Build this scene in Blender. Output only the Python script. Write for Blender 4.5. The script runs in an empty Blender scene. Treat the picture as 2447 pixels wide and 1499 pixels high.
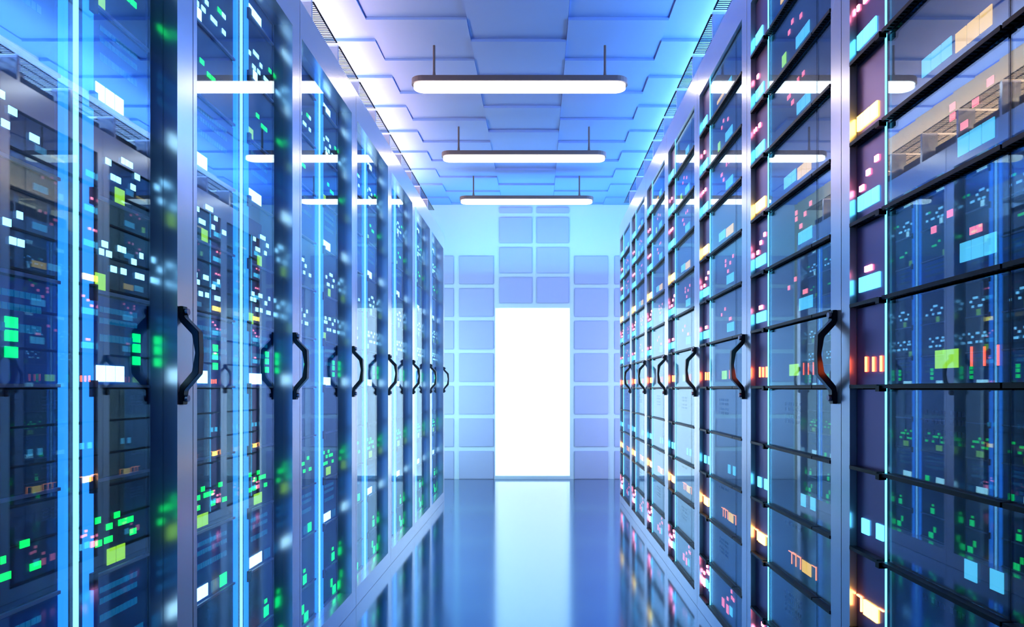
import bpy, math, random
from mathutils import Vector, Matrix

# ------------------------------------------------------------------ camera, world, lights, exposure
SC = bpy.context.scene
COL = SC.collection
F = 1606.0                                   # focal length in pixels of the 2447 px wide frame
cam_data = bpy.data.cameras.new('camera')
cam = bpy.data.objects.new('camera', cam_data)
COL.objects.link(cam)
cam.location = (0, 0, 0.96)
cam.rotation_euler = (math.radians(90), 0, 0)
cam_data.sensor_width = 36
cam_data.lens = 36 * F / 2447
cam_data.shift_x = -61.5 / 2447
cam_data.shift_y = 179.5 / 2447
cam_data.clip_start = 0.02
SC.camera = cam

world = bpy.data.worlds.new('world')
SC.world = world
world.use_nodes = True
world.node_tree.nodes['Background'].inputs[0].default_value = (0.05, 0.10, 0.70, 1)
world.node_tree.nodes['Background'].inputs[1].default_value = 0.12

SC.view_settings.view_transform = 'Standard'
SC.view_settings.look = 'None'
SC.view_settings.gamma = 1
SC.view_settings.use_curve_mapping = False
SC.view_settings.exposure = 0.0
SC.cycles.max_bounces = 14
SC.cycles.transparent_max_bounces = 24
SC.cycles.glossy_bounces = 7
SC.cycles.diffuse_bounces = 3
SC.cycles.volume_bounces = 0
SC.cycles.caustics_reflective = False
SC.cycles.sample_clamp_indirect = 6


def area(name, loc, direction, sx, sy, color, power, along=(0, 1, 0)):
    l = bpy.data.lights.new(name, 'AREA')
    l.shape = 'RECTANGLE'
    l.size, l.size_y = sx, sy
    l.color = color
    l.energy = power
    o = bpy.data.objects.new(name, l)
    COL.objects.link(o)
    o.location = loc
    z = -Vector(direction).normalized()
    x = Vector(along).cross(z).normalized()          # the long side (size_y) lies along 'along'
    y = z.cross(x)
    o.rotation_euler = Matrix((x, y, z)).transposed().to_euler()
    return o


# cove lights lying on top of the two rows, behind the trays, shining at the ceiling
area('cove_light_left', (-1.21, 4.0, 2.56), (0.25, 0.0, 1), 0.12, 4.6, (1.0, 0.42, 0.34), 40)
area('cove_light_right', (1.14, 4.0, 2.54), (-0.25, 0.0, 1), 0.12, 4.6, (0.22, 0.70, 1.0), 27)
area('wall_washer_left', (-1.16, 4.0, 2.52), (-1, 0, 0.6), 0.05, 4.6, (1.0, 0.85, 0.62), 36)
area('wall_washer_right', (1.08, 4.0, 2.50), (1, 0, 0.6), 0.05, 4.6, (0.75, 0.88, 1.0), 70)
# lights in the space behind the ends of the rows, washing the back wall
area('end_light_left', (-1.1, 5.95, 0.95), (0.3, 1, 0.0), 0.4, 1.7, (0.46, 0.78, 1.0), 30, along=(0, 0, 1))
area('end_light_right', (1.1, 5.95, 0.95), (-0.2, 1, 0.0), 0.4, 1.7, (0.55, 0.62, 1.0), 23, along=(0, 0, 1))
area('end_light_top', (0, 6.6, 2.1), (0, -0.1, 1), 0.3, 2.0, (0.15, 0.75, 1.0), 16, along=(1, 0, 0))


# ------------------------------------------------------------------ materials
def mat(name, color, rough=0.5, metal=0.0, emit=None, strength=0.0, spec=0.5, noise=0.0):
    m = bpy.data.materials.new(name)
    m.use_nodes = True
    nt = m.node_tree
    b = nt.nodes['Principled BSDF']
    b.inputs['Base Color'].default_value = (*color, 1)
    b.inputs['Roughness'].default_value = rough
    b.inputs['Metallic'].default_value = metal
    b.inputs['Specular IOR Level'].default_value = spec
    if emit:
        b.inputs['Emission Color'].default_value = (*emit, 1)
        b.inputs['Emission Strength'].default_value = strength
    if noise:
        tc = nt.nodes.new('ShaderNodeTexCoord')
        mp = nt.nodes.new('ShaderNodeMapping')
        mp.inputs['Scale'].default_value = (40, 40, 3)
        nz = nt.nodes.new('ShaderNodeTexNoise')
        nz.inputs['Scale'].default_value = 6
        mr = nt.nodes.new('ShaderNodeMapRange')
        mr.inputs['To Min'].default_value = max(0.02, rough - noise)
        mr.inputs['To Max'].default_value = rough + noise
        nt.links.new(tc.outputs['Object'], mp.inputs['Vector'])
        nt.links.new(mp.outputs[0], nz.inputs['Vector'])
        nt.links.new(nz.outputs['Fac'], mr.inputs['Value'])
        nt.links.new(mr.outputs[0], b.inputs['Roughness'])
    return m


def glass_mat(name, tint, ior):
    m = bpy.data.materials.new(name)
    m.use_nodes = True
    nt = m.node_tree
    nt.nodes.clear()
    out = nt.nodes.new('ShaderNodeOutputMaterial')
    mix = nt.nodes.new('ShaderNodeMixShader')
    fr = nt.nodes.new('ShaderNodeFresnel')
    fr.inputs['IOR'].default_value = ior
    tr = nt.nodes.new('ShaderNodeBsdfTransparent')
    tr.inputs[0].default_value = (*tint, 1)
    gl = nt.nodes.new('ShaderNodeBsdfGlossy')
    gl.inputs['Roughness'].default_value = 0.0
    gl.inputs['Color'].default_value = (0.66, 0.88, 1, 1)
    geo = nt.nodes.new('ShaderNodeNewGeometry')
    # same reflectance from both faces of the pane
    mi = nt.nodes.new('ShaderNodeMapRange')
    mi.inputs['To Min'].default_value = ior
    mi.inputs['To Max'].default_value = 1 / ior
    nt.links.new(geo.outputs['Backfacing'], mi.inputs['Value'])
    nt.links.new(mi.outputs[0], fr.inputs['IOR'])
    # coated glass: an even reflectance that rises a little at grazing angles
    co = nt.nodes.new('ShaderNodeMapRange')
    co.inputs['To Min'].default_value = 0.16
    co.inputs['To Max'].default_value = 0.38
    nt.links.new(fr.outputs[0], co.inputs['Value'])
    nt.links.new(co.outputs[0], mix.inputs[0])
    nt.links.new(tr.outputs[0], mix.inputs[1])
    nt.links.new(gl.outputs[0], mix.inputs[2])
    nt.links.new(mix.outputs[0], out.inputs[0])
    return m


M = dict(
    metal=mat('brushed_frame_metal', (0.84, 0.86, 0.98), 0.22, 0.7),
    body=mat('dark_cabinet_metal', (0.015, 0.018, 0.035), 0.35, 0.6),
    face=mat('dark_server_face', (0.004, 0.008, 0.035), 0.22),
    sideface=mat('glow_tinted_module_face', (0.26, 0.17, 0.36), 0.28, 0.6),  # lightened and tinted purple to carry the coloured glow of the strip
    panel=mat('glow_blue_server_face', (0.03, 0.20, 0.75), 0.35),  # lighter blue carries the glow of the white lights on these faces
    lip=mat('black_vent_comb', (0.004, 0.005, 0.009), 0.4, spec=0.25),
    ledge=mat('pale_ledge', (0.55, 0.66, 0.85), 0.4),
    print=mat('grey_print', (0.10, 0.14, 0.24), 0.5),
    handle=mat('black_handle', (0.010, 0.010, 0.014), 0.18, 0.0, spec=0.45),
    bolt=mat('bolt_metal', (0.25, 0.25, 0.32), 0.25, 1.0),
    hinge=mat('hinge_metal', (0.10, 0.12, 0.22), 0.35, 0.8),
    tray=mat('black_tray', (0.012, 0.014, 0.022), 0.35, 0.3),
    lampbody=mat('grey_lamp_housing', (0.07, 0.07, 0.10), 0.45, 0.3),
    tube=mat('lamp_diffuser', (1, 1, 1), 0.4, emit=(1.0, 0.88, 0.80), strength=6),
    bar=mat('cyan_light_bar', (0.2, 0.7, 1), 0.4, emit=(0.22, 0.62, 1.0), strength=3.2),
    sidebar=mat('blue_light_bar', (0.1, 0.4, 1), 0.4, emit=(0.02, 0.26, 1.0), strength=2.0),
    thin=mat('cyan_light_line', (0.2, 0.7, 1), 0.4, emit=(0.10, 0.62, 1.0), strength=4),
    glass_l=glass_mat('door_glass_left', (0.93, 0.96, 1.0), 1.6),
    glass_r=glass_mat('door_glass_right', (0.93, 0.96, 1.0), 1.6),
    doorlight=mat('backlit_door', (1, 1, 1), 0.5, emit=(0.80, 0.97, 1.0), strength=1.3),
    wall=mat('pale_blue_wall', (0.52, 0.76, 0.92), 0.6),
    pad=mat('wall_panel_blue', (0.33, 0.45, 0.74), 0.45),
    ceil=mat('ceiling_tile', (0.13, 0.33, 0.93), 0.6),
    warm_lit=mat('warm_lit_wall', (0.85, 0.68, 0.42), 0.6),  # warm light on the left wall, put into its base colour
    white=mat('white_wall', (0.80, 0.84, 0.92), 0.6),
)
# kind: (colour, strength, cells, word)
LED = {
    'W': ((0.50, 0.93, 1.0), 3.2), 'w': ((0.28, 0.74, 1.0), 3.6), 'g': ((0.0, 1.0, 0.10), 2.2),
    'G': ((0.0, 1.0, 0.16), 2.6), 'Y': ((0.42, 1.0, 0.04), 1.1), 'P': ((1.0, 0.20, 0.30), 1.5),
    'C': ((0.10, 0.66, 1.0), 1.15), 'K': ((0.16, 0.70, 1.0), 1.15), 'O': ((1.0, 0.60, 0.08), 1.3),
    'R': ((1.0, 0.12, 0.03), 2.0), 'r': ((1.0, 0.28, 0.08), 2.0), 'D': ((0.0, 0.22, 0.55), 0.5),
}
LEDNAME = {'W': 'white', 'w': 'pale blue', 'g': 'green', 'G': 'green', 'Y': 'lime', 'P': 'pink', 'C': 'cyan',
           'K': 'cyan', 'O': 'yellow', 'R': 'red', 'r': 'orange', 'D': 'dim blue'}
LM = {k: mat('light_' + LEDNAME[k].replace(' ', '_') + ('_large' if k in 'GK' else ''), (0.1, 0.1, 0.1), 0.3, emit=c, strength=s)
      for k, (c, s) in LED.items()}

LB = {k: mat('bright_light_' + LEDNAME[k].replace(' ', '_') + ('_large' if k in 'GK' else ''), (0.1, 0.1, 0.1), 0.3, emit=c, strength=s * (8 if k in 'OR' else 5 if k in 'Pr' else 2.5))
      for k, (c, s) in LED.items()}


# ------------------------------------------------------------------ mesh helpers
class MB:
    def __init__(self):
        self.v, self.f = [], []

    def box(self, x0, x1, y0, y1, z0, z1):
        if x0 > x1: x0, x1 = x1, x0
        n = len(self.v)
        self.v += [(x, y, z) for z in (z0, z1) for y in (y0, y1) for x in (x0, x1)]
        self.f += [tuple(n + i for i in q) for q in
                   ((0, 2, 3, 1), (4, 5, 7, 6), (0, 1, 5, 4), (2, 6, 7, 3), (0, 4, 6, 2), (1, 3, 7, 5))]

    def prism(self, pts, axis, a0, a1):
        """closed outline extruded along an axis; outline gives the two other coordinates in order"""
        n, k = len(self.v), len(pts)
        for a in (a0, a1):
            for p, q in pts:
                self.v.append({'x': (a, p, q), 'y': (p, a, q), 'z': (p, q, a)}[axis])
        self.f.append(tuple(n + i for i in range(k)))
        self.f.append(tuple(n + k + i for i in reversed(range(k))))
        for i in range(k):
            j = (i + 1) % k
            self.f.append((n + i, n + k + i, n + k + j, n + j))

    def strip(self, outer, inner, y0, y1):
        """a bent bar: outer and inner paths of equal length in (x, z), width along y"""
        n, k = len(self.v), len(outer)
        for y in (y0, y1):
            for p in outer: self.v.append((p[0], y, p[1]))
            for p in inner: self.v.append((p[0], y, p[1]))
        w = 2 * k
        for i in range(k - 1):
            self.f.append((n + i, n + i + 1, n + k + i + 1, n + k + i))
            self.f.append((n + w + i, n + w + k + i, n + w + k + i + 1, n + w + i + 1))
            self.f.append((n + i, n + w + i, n + w + i + 1, n + i + 1))
            self.f.append((n + k + i, n + k + i + 1, n + w + k + i + 1, n + w + k + i))
        for i in (0, k - 1):
            self.f.append((n + i, n + k + i, n + w + k + i, n + w + i))

    def mesh(self, name, m, bevel=0.0):
        me = bpy.data.meshes.new(name)
        me.from_pydata(self.v, [], self.f)
        me.update()
        import bmesh
        bm = bmesh.new()
        bm.from_mesh(me)
        bmesh.ops.recalc_face_normals(bm, faces=bm.faces)
        if bevel:
            bmesh.ops.bevel(bm, geom=list(bm.edges), offset=bevel, segments=2, affect='EDGES')
        bm.to_mesh(me)
        bm.free()
        me.materials.append(m)
        return me


def link(name, me, parent=None, loc=(0, 0, 0), **props):
    o = bpy.data.objects.new(name, me)
    COL.objects.link(o)
    o.location = loc
    if parent is not None:
        o.parent = parent
    for k, v in props.items():
        o[k] = v
    return o


def boxmesh(name, m, *b, bevel=0.0):
    q = MB()
    q.box(*b)
    return q.mesh(name, m, bevel)


# ------------------------------------------------------------------ the room
WX0, WX1, ZC, YW = -1.305, 1.29, 2.896, 7.14


def build_room():
    # floor
    fm = bpy.data.materials.new('polished_floor')
    fm.use_nodes = True
    nt = fm.node_tree
    b = nt.nodes['Principled BSDF']
    b.inputs['Base Color'].default_value = (0.09, 0.27, 0.48, 1)
    b.inputs['Metallic'].default_value = 1.0
    b.inputs['Roughness'].default_value = 0.12
    link('floor', boxmesh('floor', fm, WX0, WX1, -1.5, YW, -0.05, 0.0), kind='structure')
    # ceiling: tiles laid like shingles, every row of tiles staggered by half a tile
    c = MB()
    xs = [-1.974, -1.44, -0.905, -0.373, 0.16, 0.69, 1.22, 1.75]
    L_ = 0.441
    rnd = random.Random(4)
    for i in range(len(xs) - 1):
        x0, x1 = max(xs[i], WX0), min(xs[i + 1], WX1)
        y = 3.75 - 13 * L_ + (0.5 * L_ if i % 2 == 0 else 0)
        y -= L_ * 0 if i % 2 else L_
        while y < YW:
            n = len(c.v)
            a, bb = y + 0.002, min(y + L_, YW)
            d1 = 0.016 + rnd.uniform(0, 0.004)
            d0 = 0.000 + rnd.uniform(0, 0.004)
            if y > -1.5:
                for x in (x0 + 0.001, x1 - 0.001):
                    c.v += [(x, a, ZC + 0.02 - d1), (x, bb, ZC + 0.02 - d0), (x, bb, ZC + 0.06), (x, a, ZC + 0.06)]
                c.f += [(n, n + 1, n + 5, n + 4), (n + 2, n + 3, n + 7, n + 6), (n, n + 3, n + 2, n + 1),
                        (n + 4, n + 5, n + 6, n + 7), (n, n + 4, n + 7, n + 3), (n + 1, n + 2, n + 6, n + 5)]
            y += L_
    c.box(WX0, WX1, -1.5, YW, ZC + 0.05, ZC + 0.08)
    link('ceiling', c.mesh('ceiling', M['ceil']), kind='structure')
    # side walls
    link('wall_left', boxmesh('wall_left', M['warm_lit'], WX0 - 0.06, WX0, -1.5, YW, 0, ZC + 0.05), kind='structure')
    link('wall_right', boxmesh('wall_right', M['white'], WX1, WX1 + 0.06, -1.5, YW, 0, ZC + 0.05), kind='structure')
    # back wall with a doorway
    DX0, DX1, DZ0, DZ1 = -0.453, 0.342, 0.03, 1.82
    w = MB()
    w.box(WX0, DX0, YW, YW + 0.1, 0, ZC + 0.05)
    w.box(DX1, WX1, YW, YW + 0.1, 0, ZC + 0.05)
    w.box(DX0, DX1, YW, YW + 0.1, DZ1, ZC + 0.05)
    w.box(DX0, DX1, YW, YW + 0.1, 0, DZ0)
    me = w.mesh('wall_back', M['wall'])
    wb = link('wall_back', me, kind='structure')
    # raised square wall panels round the door
    p = MB()
    side_cols = [(-1.29, -0.889), (-0.836, -0.467), (0.387, 0.747), (0.813, 1.22)]
    for (a, bb) in side_cols:
        for k in range(7):
            z1 = 2.369 - 0.345 * k
            p.box(a, bb, YW - 0.016, YW - 0.001, max(z1 - 0.302, 0.0), z1)
    for (a, bb) in ((-0.409, -0.058), (-0.013, 0.333)):
        for k in range(-1, 3):
            z1 = 2.778 - 0.318 * k
            p.box(a, bb, YW - 0.016, YW - 0.001, z1 - 0.276, min(z1, ZC - 0.01))
    link('trim_1', p.mesh('wall_panels', M['pad'], bevel=0.006), kind='structure')
    # the backlit door leaf, set back in its opening
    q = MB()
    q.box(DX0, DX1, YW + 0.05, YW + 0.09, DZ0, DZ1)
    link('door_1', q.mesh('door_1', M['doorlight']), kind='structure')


build_room()


def haze_mesh(m):
    q = MB()
    e = 5.80
    q.prism([(-0.745, 2.0), (0.645, 2.0), (0.645, e), (WX1 - 0.01, e), (WX1 - 0.01, YW - 0.02), (WX0 + 0.01, YW - 0.02),
             (WX0 + 0.01, e), (-0.745, e)], 'z', 0.004, 2.62)
    return q.mesh('haze', m)


hz = bpy.data.materials.new('thin_haze')
hz.use_nodes = True
hz.node_tree.nodes.clear()
ho = hz.node_tree.nodes.new('ShaderNodeOutputMaterial')
hv = hz.node_tree.nodes.new('ShaderNodeVolumeScatter')
hv.inputs['Color'].default_value = (0.75, 0.9, 1.0, 1)
hv.inputs['Density'].default_value = 0.06
hv.inputs['Anisotropy'].default_value = 0.3
hz.node_tree.links.new(hv.outputs[0], ho.inputs['Volume'])
link('haze', haze_mesh(hz), label='thin bright haze hanging at the far end of the aisle',
     category='haze', kind='stuff')

# ------------------------------------------------------------------ hanging lamps
def pill(x0, x1, y, r, z0, z1, n=10):
    q = MB()
    pts = []
    for i in range(n + 1):
        a = -math.pi / 2 + math.pi * i / n
        pts.append((x1 - r + r * math.cos(a), y + r * math.sin(a)))
    for i in range(n + 1):
        a = math.pi / 2 + math.pi * i / n
        pts.append((x0 + r + r * math.cos(a), y + r * math.sin(a)))
    q.prism(pts, 'z', z0, z1)
    return q


def cyl(q, x, y, r0, r1, z0, z1, n=14):
    s = len(q.v)
    for z, r in ((z0, r0), (z1, r1)):
        for i in range(n):
            a = 2 * math.pi * i / n
            q.v.append((x + r * math.cos(a), y + r * math.sin(a), z))
    q.f.append(tuple(s + i for i in range(n)))
    q.f.append(tuple(s + n + i for i in range(n)))
    for i in range(n):
        j = (i + 1) % n
        q.f.append((s + i, s + j, s + n + j, s + n + i))


def build_lamps():
    zt = 2.704
    me_h = pill(-0.610, 0.610, 0, 0.065, -0.030, 0).mesh('housing', M['lampbody'])
    me_d = pill(-0.598, 0.598, 0, 0.055, -0.050, -0.030).mesh('diffuser', M['tube'])
    rods = []
    for rx in (-0.484, 0.482):
        q = MB()
        cyl(q, rx, 0, 0.012, 0.007, 0, 0.05)
        cyl(q, rx, 0, 0.007, 0.007, 0.049, ZC - zt + 0.004)
        rods.append(q.mesh('rod', M['lampbody']))
    for y, lab in ((3.80, 'nearest long white lamp hanging on two rods from the ceiling'),
                   (4.98, 'middle long white lamp hanging on two rods from the ceiling'),
                   (6.13, 'farthest long white lamp hanging close to the tiled back wall')):
        r = link('hanging_lamp', None, None, (-0.102, y, zt), label=lab, category='lamp', group='lamps hanging over the aisle')
        link('housing', me_h, r)
        link('diffuser', me_d, r)
        for m_ in rods:
            link('rod', m_, r)


build_lamps()

# ------------------------------------------------------------------ cabinets
P = 0.70
Z0 = 0.96
ORD = ['nearest', 'second', 'third', 'fourth', 'fifth', 'sixth', 'farthest']
LEVEL = ['bottom', 'second', 'third', 'fourth', 'fifth', 'sixth', 'seventh', 'eighth', 'ninth', 'tenth', 'eleventh', 'top']

ROW = {
    'left': dict(slot=0.186, s=-1, X=0.80, y0=0.86, top=2.27, rail=0.08, head=2.147, near=0.018, far=0.068, gv=0.030, fv=0.067,
                 handle='far', glass='glass_l'),
    'right': dict(slot=0.1803, s=1, X=0.70, y0=0.85, top=2.36, rail=0.06, head=2.228, near=0.055, far=0.042, gv=0.0, fv=0.016,
                  handle='near', glass='glass_r'),
}
DEPTH = 0.49


def handle_meshes(s):
    o = [(0.000, 0.184), (0.010, 0.184), (0.013, 0.160), (0.045, 0.127), (0.047, 0.080), (0.045, 0.033), (0.013, -0.004), (0.010, -0.036), (0, -0.036)]
    i = [(0.000, 0.158), (0.001, 0.157), (0.003, 0.150), (0.030, 0.121), (0.037, 0.080), (0.030, 0.038), (0.003, 0.006), (0.001, -0.008), (0, -0.009)]
    q = MB()
    q.strip([(-s * a, b + Z0) for a, b in o], [(-s * a, b + Z0) for a, b in i], -0.0105, 0.0105)
    h = q.mesh('handle', M['handle'], bevel=0.0012)
    b = []
    for z in (0.172, -0.022):
        r = MB()
        n = len(r.v)
        k = 12
        for x in (0.009, 0.018):
            for t in range(k):
                a = 2 * math.pi * t / k
                r.v.append((-s * x, 0.0075 * math.cos(a), Z0 + z + 0.0075 * math.sin(a)))
        r.f.append(tuple(range(k)))
        r.f.append(tuple(range(k, 2 * k)))
        for t in range(k):
            u = (t + 1) % k
            r.f.append((t, u, k + u, k + t))
        b.append(r.mesh('bolt', M['bolt']))
    return h, b


def build_row(side):
    c = ROW[side]
    s = c['s']
    # door frame: two stiles, header and bottom rail, with a fine shadow gap between neighbours
    g = 0.0015
    fd = max(c['fv'] - 0.004, 0.03)
    q = MB()
    q.box(0, s * fd, g, c['near'], 0.001, c['top'])
    q.box(0, s * fd, P - c['far'], P - g, 0.001, c['top'])
    q.box(0, s * fd, c['near'], P - c['far'], c['head'], c['top'])
    q.box(0, s * fd, c['near'], P - c['far'], 0.001, c['rail'])
    me_frame = q.mesh('door_frame', M['metal'])
    me_glass = side == 'left' and boxmesh('glass_pane', M[c['glass']], s * c['gv'], s * (c['gv'] + 0.003), c['near'], P - c['far'], c['rail'], c['head'])
    me_h, me_b = handle_meshes(s)
    # cabinet body behind the door
    q = MB()
    v0, v1 = fd + 0.002, DEPTH
    q.box(s * v0, s * v1, 0.001, 0.008, 0, c['top'])
    q.box(s * v0, s * v1, P - 0.008, P - 0.001, 0, c['top'])
    q.box(s * (v1 - 0.008), s * v1, 0.008, P - 0.008, 0, c['top'])
    q.box(s * v0, s * v1, 0.008, P - 0.008, c['top'] - 0.008, c['top'])
    q.box(s * v0, s * v1, 0.008, P - 0.008, 0, 0.012)
    me_body = q.mesh('cabinet_body', M['body'])
    zs, ze = c['rail'], c['head']
    hinge = boxmesh('hinge', M['hinge'], 0, -s * 0.004, -0.002, 0.008, -0.03, 0.03)
    bars = []
    if side == 'left':
        bars.append(('light_tube', boxmesh('light_tube', M['bar'], s * 0.060, s * 0.064, 0.389, 0.399, zs, ze)))
        bars.append(('light_panel', boxmesh('light_panel', M['sidebar'], s * 0.063, s * 0.075, 0.417, 0.446, zs, ze)))
        bars.append(('light_panel', boxmesh('light_panel', M['sidebar'], s * 0.063, s * 0.075, 0.365, 0.375, zs, ze)))
        q = MB()
        q.box(s * 0.065, s * 0.075, 0.3755, 0.4165, zs, ze)
        bars.append(('centre_post', q.mesh('centre_post', M['body'])))
    else:
        bars.append(('light_tube', boxmesh('light_tube', M['thin'], s * 0.0100, s * 0.0130, 0.5215, 0.5245, zs, ze)))
        q = MB()
        q.box(s * 0.018, s * 0.05, 0.518, 0.531, zs, ze)
        bars.append(('centre_post', q.mesh('centre_post', M['body'])))
    clip = boxmesh('clip', M['lip'], s * 0.054, s * 0.0625, -0.012, 0.002, -0.016, 0.016) if side == 'left' else \
        boxmesh('clip', M['lip'], s * -0.006, s * 0.0095, -0.006, 0.009, -0.006, 0.006)
    for k in range(7):
        y = c['y0'] + P * k
        r = link('server_cabinet', None, None, (s * c['X'], y, 0), category='cabinet', group='server cabinets of the %s row' % side,
                 label='%s glass-doored server cabinet in the row on the %s of the aisle' % (ORD[k], side))
        link('cabinet_body', me_body, r)
        d = link('door', me_frame, r, label='lavender-grey metal door frame')
        if me_glass:
            link('glass_pane', me_glass, d)
        hy = P - c['far'] + 0.014 if c['handle'] == 'far' else 0.030
        link('handle', me_h, d, (0, hy, 0))
        for m_ in me_b:
            link('handle_bolt', m_, d, (0, hy, 0))
        for n_, m_ in bars:
            link(n_, m_, r)
        cy = 0.444 if side == 'left' else 0.523
        for j in range(-4, 7):
            link('clip', clip, r, (0, cy, Z0 + c['slot'] * j))


for side in ('left', 'right'):
    build_row(side)

# ------------------------------------------------------------------ servers
# lights of one cabinet: (kind, position along the cabinet, height, width, height of the light)
LEFT_LIGHTS = [('G2', 0.6, 0.105, 0.045, 0.035), ('g', 0.564, 0.144, 0.022, 0.03), ('G', 0.585, 0.25, 0.0352, 0.0303), ('g', 0.581, 0.283, 0.0192, 0.0146), ('D2', 0.591, 0.433, 0.0505, 0.0301), ('W3', 0.505, 0.434, 0.0924, 0.0319), ('G', 0.636, 0.434, 0.0404, 0.0371), ('Y2', 0.521, 0.62, 0.0615, 0.0314), ('g', 0.579, 0.654, 0.0217, 0.0162), ('g', 0.644, 0.654, 0.0248, 0.016), ('g', 0.466, 0.654, 0.0187, 0.0164), ('g', 0.496, 0.655, 0.0254, 0.0147), ('g', 0.499, 0.681, 0.0193, 0.012), ('g4', 0.554, 0.682, 0.0537, 0.012), ('g', 0.62, 0.698, 0.0208, 0.0089), ('g', 0.464, 0.7, 0.0157, 0.0133), ('g', 0.524, 0.7, 0.0182, 0.0122), ('W3', 0.503, 0.99, 0.0915, 0.0329), ('G', 0.591, 1.02, 0.027, 0.0196), ('G', 0.591, 1.047, 0.027, 0.0193), ('G', 0.591, 1.069, 0.027, 0.0173), ('Y', 0.471, 1.172, 0.0301, 0.0321), ('w', 0.513, 1.204, 0.0188, 0.0168), ('w2', 0.603, 1.204, 0.0349, 0.0165), ('w', 0.546, 1.205, 0.0178, 0.0159), ('w', 0.475, 1.232, 0.0136, 0.0126), ('w', 0.498, 1.232, 0.017, 0.0124), ('w', 0.582, 1.232, 0.0167, 0.0114), ('w', 0.485, 1.249, 0.0183, 0.0123), ('w2', 0.54, 1.25, 0.0297, 0.0115), ('w', 0.609, 1.25, 0.0128, 0.012), ('Y', 0.533, 1.358, 0.0311, 0.0321), ('w2', 0.52, 1.391, 0.0355, 0.0156), ('w', 0.579, 1.391, 0.0167, 0.0149), ('w', 0.642, 1.391, 0.0221, 0.0148), ('w', 0.496, 1.418, 0.0169, 0.0118), ('w', 0.594, 1.418, 0.0177, 0.0115), ('w3', 0.558, 1.436, 0.0417, 0.0114), ('W3', 0.501, 1.547, 0.0913, 0.031), ('Y', 0.469, 1.727, 0.0322, 0.0307), ('g', 0.556, 1.786, 0.0204, 0.0097), ('g', 0.58, 1.786, 0.0209, 0.0102), ('g', 0.519, 1.804, 0.022, 0.0081), ('W', 0.501, 1.913, 0.0294, 0.0287), ('w', 0.492, 1.942, 0.0222, 0.0124), ('w', 0.527, 1.944, 0.0206, 0.0133), ('w', 0.64, 1.944, 0.0203, 0.0152), ('w2', 0.583, 1.945, 0.0376, 0.0115), ('w', 0.462, 1.971, 0.0134, 0.0105), ('w', 0.544, 1.971, 0.0177, 0.0081), ('w3', 0.507, 1.988, 0.042, 0.0078), ('g', 0.615, 1.989, 0.0207, 0.0084), ('w', 0.64, 1.989, 0.0203, 0.0086), ('W3', 0.5, 2.101, 0.092, 0.0297)]
RIGHT_LIGHTS = [('P', 0.283, 0.128, 0.0283, 0.0323), ('C', 0.18, 0.133, 0.0365, 0.0282), ('P', 0.343, 0.135, 0.0326, 0.0346), ('C', 0.237, 0.135, 0.0355, 0.0275), ('P', 0.282, 0.168, 0.0198, 0.0146), ('P', 0.205, 0.187, 0.0186, 0.0189), ('P', 0.226, 0.189, 0.0189, 0.0175), ('P', 0.231, 0.21, 0.0163, 0.0107), ('O2', 0.238, 0.482, 0.0621, 0.0328), ('r', 0.342, 0.483, 0.0032, 0.0336), ('r', 0.312, 0.483, 0.0038, 0.0334), ('r', 0.279, 0.484, 0.0044, 0.0335), ('r', 0.177, 0.484, 0.004, 0.0349), ('r', 0.353, 0.498, 0.0256, 0.0024), ('r', 0.323, 0.499, 0.0256, 0.0049), ('r', 0.29, 0.499, 0.0262, 0.0036), ('r', 0.19, 0.499, 0.0287, 0.0022), ('C', 0.26, 0.659, 0.0311, 0.0314), ('C', 0.197, 0.66, 0.0303, 0.0323), ('Y2', 0.326, 1.012, 0.0684, 0.0331), ('R', 0.226, 1.012, 0.0042, 0.0313), ('R', 0.194, 1.012, 0.004, 0.0326), ('R', 0.258, 1.013, 0.0043, 0.0327), ('C3', 0.243, 1.189, 0.0924, 0.0321), ('P2', 0.247, 1.22, 0.0335, 0.0187), ('P', 0.364, 1.247, 0.0146, 0.0135), ('P', 0.316, 1.264, 0.0154, 0.0131), ('C3', 0.248, 1.37, 0.0943, 0.0316), ('P', 0.277, 1.402, 0.0184, 0.0166), ('P', 0.248, 1.428, 0.0157, 0.0118), ('P', 0.309, 1.429, 0.0145, 0.0128), ('P', 0.212, 1.446, 0.0151, 0.0117), ('P', 0.309, 1.446, 0.0145, 0.0115), ('O3', 0.254, 1.55, 0.0949, 0.0231), ('K3', 0.356, 1.554, 0.0923, 0.0314), ('C3', 0.259, 1.731, 0.0947, 0.029), ('P', 0.336, 1.764, 0.0189, 0.0152), ('P2', 0.363, 1.791, 0.0283, 0.0101), ('P', 0.26, 1.809, 0.0159, 0.0105), ('P', 0.296, 1.809, 0.0135, 0.0089), ('Y', 0.401, 1.915, 0.0311, 0.0304), ('C3', 0.265, 1.916, 0.0954, 0.0295), ('P', 0.277, 1.974, 0.0155, 0.0102), ('P', 0.362, 1.974, 0.0145, 0.0101), ('P', 0.338, 1.992, 0.0149, 0.0097), ('O2', 0.38, 2.097, 0.1004, 0.0205), ('C2', 0.265, 2.1, 0.0734, 0.0267)]


def slot_of(z, slot):
    return math.floor((z - Z0) / slot)


def snap(v, big):
    return big if v > 0.022 else 0.0125


COLS = {
    'left': [('near', 0.030, 0.352, -0.345), ('far', 0.448, 0.630, 0.0)],
    'right': [('middle', 0.165, 0.515, 0.0), ('far', 0.534, 0.656, 0.355), ('near', 0.058, 0.160, -0.355)],
}
COUNT_WORD = {1: 'one', 2: 'two', 3: 'three', 4: 'four'}


def kind_name(side, lights):
    order = []
    for k, *_ in lights:
        n = LEDNAME[k[0]]
        if k[0] != 'D' and n not in order:
            order.append(n)
    return order


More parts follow.
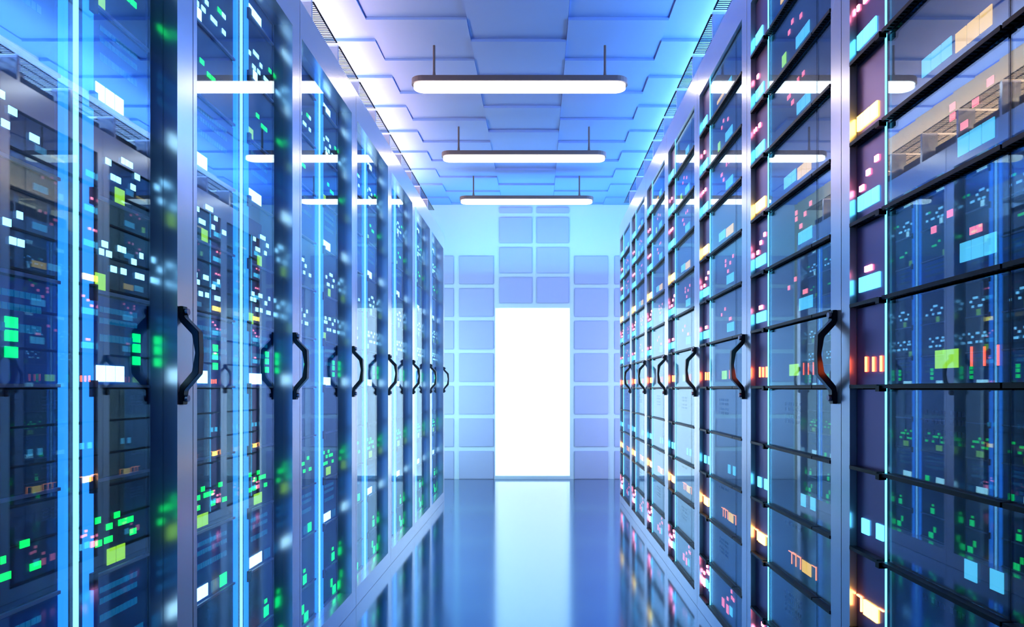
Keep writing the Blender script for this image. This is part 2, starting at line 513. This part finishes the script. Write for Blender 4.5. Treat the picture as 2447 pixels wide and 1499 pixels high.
def build_servers(side):
    c = ROW[side]
    s = c['s']
    lights = LEFT_LIGHTS if side == 'left' else RIGHT_LIGHTS
    fv = c['fv']
    rnd = random.Random(3)
    for name, u0, u1, off in COLS[side]:
        for lv, j in enumerate(range(-5, 7)):
            SLOT = c['slot']
            zb = Z0 + SLOT * j
            z0, z1 = max(zb, c['rail'] + 0.001) + 0.002, min(zb + SLOT - 0.002, c['head'] - 0.001)
            base = z0
            if z1 - z0 < 0.03:
                continue
            sel = []
            for (k, u, z, w, h) in lights:
                if slot_of(z, SLOT) != j:
                    continue
                uu = u + off
                if side == 'right' and off and not (u0 + 0.004 < uu - w / 2 and uu + w / 2 < u1 - 0.001):
                    # a wide block cut by the edge of the narrow module keeps its width there
                    if uu - w / 2 >= u1 or uu + w / 2 <= u0:
                        continue
                    a, b = max(uu - w / 2, u0 + 0.005), min(uu + w / 2, u1 - 0.003)
                    if b - a < 0.008:
                        continue
                    n_ = int(k[1:] or 1)
                    n_ = max(1, round(n_ * (b - a) / w))
                    k = k[0] + (str(n_) if n_ > 1 else '')
                    uu, w = (a + b) / 2, b - a
                if uu - w / 2 < u0 + 0.002:
                    continue
                if uu + w / 2 > u1 - 0.002:
                    continue
                sel.append((k, uu, z, w, h))
            panel = side == 'left' and j in (-3, 0, 3, 6)
            # casing
            q = MB()
            q.box(s * fv, s * (DEPTH - 0.03), 0, u1 - u0, 0, z1 - z0)
            me_case = q.mesh('casing', M['panel'] if panel else M['sideface'] if side == 'right' and name == 'far' else M['face'])
            # shelf edge under the face
            q = MB()
            w_ = u1 - u0
            if side == 'right':
                q.box(s * (fv - 0.0175), s * (fv - 0.0002), 0, w_, 0.0035, 0.0065)
                n_ = int(w_ / 0.0115)
                for t in range(n_ + 1):
                    yy = t * (w_ - 0.005) / n_
                    q.box(s * (fv - 0.0165), s * (fv - 0.0055), yy, yy + 0.0055, -0.0015, 0.0035)
                q.box(s * (fv - 0.018), s * (fv - 0.0165), 0, w_, -0.0015, 0.0065)
                me_lip = q.mesh('vent_comb', M['lip'])
                lipname = 'vent_comb'
            else:
                q.box(s * (fv - 0.007), s * (fv - 0.0005), 0, w_, 0.000, 0.006)
                me_lip = q.mesh('ledge', M['ledge'])
                lipname = 'ledge'
            nm_side = side == 'right' and name == 'far'
            parts = []
            for (k, u, z, w, h) in sel:
                n_ = int(k[1:] or 1)
                big = 0.0325
                hh = snap(h, big) if k[0] not in 'rRD' else h
                if k[0] == 'G' and h < 0.03:
                    hh = 0.018
                if z - hh / 2 < base + 0.006: z = base + 0.008 + hh / 2
                q = MB()
                cw = w / n_
                gap = 0.0032 if n_ > 1 else 0
                for t in range(n_):
                    a = u - u0 - w / 2 + cw * t
                    q.box(s * (fv - (0.0032 if nm_side else 0.0018 if side == 'right' else 0.0015)), s * fv, a + gap / 2, a + cw - gap / 2, z - base - hh / 2, z - base + hh / 2)
                parts.append(('status_light', q.mesh('status_light', (LB if nm_side else LM)[k[0]])))
            if side == 'right' and not nm_side:
                parts.append(('glass_front', boxmesh('glass_front', M['glass_r'], s * (fv - 0.0048), s * (fv - 0.0022), 0.0005, w_ - 0.0005, 0.0075, z1 - z0 - 0.001)))
            if panel:
                q = MB()
                zt = z1 - z0
                for zi, hh in ((0.150, 0.011), (0.128, 0.011), (0.092, 0.014)):
                    if zi + hh > zt: continue
                    n_ = int((w_ - 0.05) / 0.0125)
                    for t in range(n_):
                        a = 0.022 + t * 0.0125
                        q.box(s * (fv - 0.001), s * fv, a, a + 0.0105, zi, zi + hh)
                if q.v:
                    parts.append(('port_grid', q.mesh('port_grid', LM['D'])))
            if side == 'right' and j in (-1, -4, -3) and name == 'middle':
                q = MB()
                zr = (0.13, 0.115, 0.095, 0.08) if j != -3 else (0.15,)
                for zi in zr:
                    for t in range(12):
                        a = 0.10 + t * 0.011
                        if (t * 7 + int(zi * 1000)) % 5 == 0: continue
                        q.box(s * (fv - 0.0006), s * fv, a, a + 0.007, zi, zi + 0.009)
                parts.append(('printed_marks', q.mesh('printed_marks', M['print'])))
            cols_ = kind_name(side, sel)
            desc = ' and '.join(cols_[:2]) + ' lights' if cols_ else 'no lights'
            nm = 'server_unit' if side == 'left' or name == 'middle' else 'side_module'
            what = {'left': 'server unit', 'right': 'server unit' if name == 'middle' else 'narrow side module'}[side]
            colw = {'left': {'near': 'near column', 'far': 'far column'},
                    'right': {'middle': 'main column', 'far': 'far edge', 'near': 'near edge'}}[side][name]
            for k in range(7):
                y = c['y0'] + P * k + u0
                r = link(nm, None, None, (s * c['X'], y, base), category='server',
                         group='server units in the %s row' % side,
                         label='%s, %s, %s shelf, %s, %s cabinet of %s row' % (what, desc, LEVEL[lv], colw, ORD[k], side))
                link('casing', me_case, r)
                link(lipname, me_lip, r)
                for n_, m_ in parts:
                    link(n_, m_, r)


for side in ('left', 'right'):
    build_servers(side)


# ------------------------------------------------------------------ perforated trays on the cabinet tops
def build_trays(side):
    c = ROW[side]
    s = c['s']
    top = c['top']
    zp = 2.498 if side == 'left' else 2.476
    xo = 0.089 if side == 'left' else 0.0
    pitch, ln = 0.350, 0.315
    y_first = 2.99 - 0.35 if side == 'left' else 3.04 - 2 * 0.35
    n = 10
    wd = 0.26
    hp = zp - top
    q = MB()                                        # slotted plate
    nb = 22
    for t in range(nb + 1):
        yy = -ln + (ln - 0.005) * t / nb
        q.box(0, s * wd, yy, yy + 0.0042, 0, 0.0015)
    for x in (0, 0.055, 0.115, 0.175, wd - 0.006):
        q.box(s * x, s * (x + 0.006), -ln, 0, -0.0005, 0.003)
    me_plate = q.mesh('perforated_plate', M['tray'])
    q = MB()                                        # bent bracket at the near end
    q.box(s * 0.004, s * 0.016, -ln - 0.018, -ln - 0.002, -hp, 0.004)
    q.box(s * 0.016, s * 0.10, -ln - 0.018, -ln - 0.014, -hp, 0.004)
    me_br = q.mesh('bracket', M['metal'])
    q = MB()                                        # dark duct under the plate
    q.box(s * 0.07, s * 0.24, -ln + 0.01, -0.01, -hp, -hp + hp * 0.6)
    q.box(s * 0.05, s * 0.07, -ln + 0.03, -0.03, -hp, -hp + 0.02)
    me_d = q.mesh('duct', M['body'])
    q = MB()
    q.box(s * 0.12, s * 0.16, -ln * 0.5 - 0.02, -ln * 0.5 + 0.02, -hp + hp * 0.6, -0.001)
    me_post = q.mesh('support_post', M['metal'])
    q = MB()
    q.box(s * 0.048, s * 0.052, -ln + 0.06, -ln + 0.075, -hp + 0.004, -hp + 0.014)
    me_led = q.mesh('status_light', LM['P'] if side == 'right' else LM['g'])
    words = ['nearest', 'second', 'third', 'fourth', 'fifth', 'sixth', 'seventh', 'eighth', 'ninth', 'tenth', 'eleventh', 'twelfth']
    for k in range(n):
        y = y_first + pitch * k
        r = link('perforated_tray', None, None, (s * (c['X'] + 0.002 + xo), y, zp), category='tray',
                 group='perforated trays on the %s row' % side,
                 label='%s black perforated tray from the camera, on top of the %s row of cabinets' % (words[k], side))
        link('perforated_plate', me_plate, r)
        link('bracket', me_br, r, label='pale metal bracket')
        link('duct', me_d, r)
        link('support_post', me_post, r)
        link('status_light', me_led, r)


for side in ('left', 'right'):
    build_trays(side)
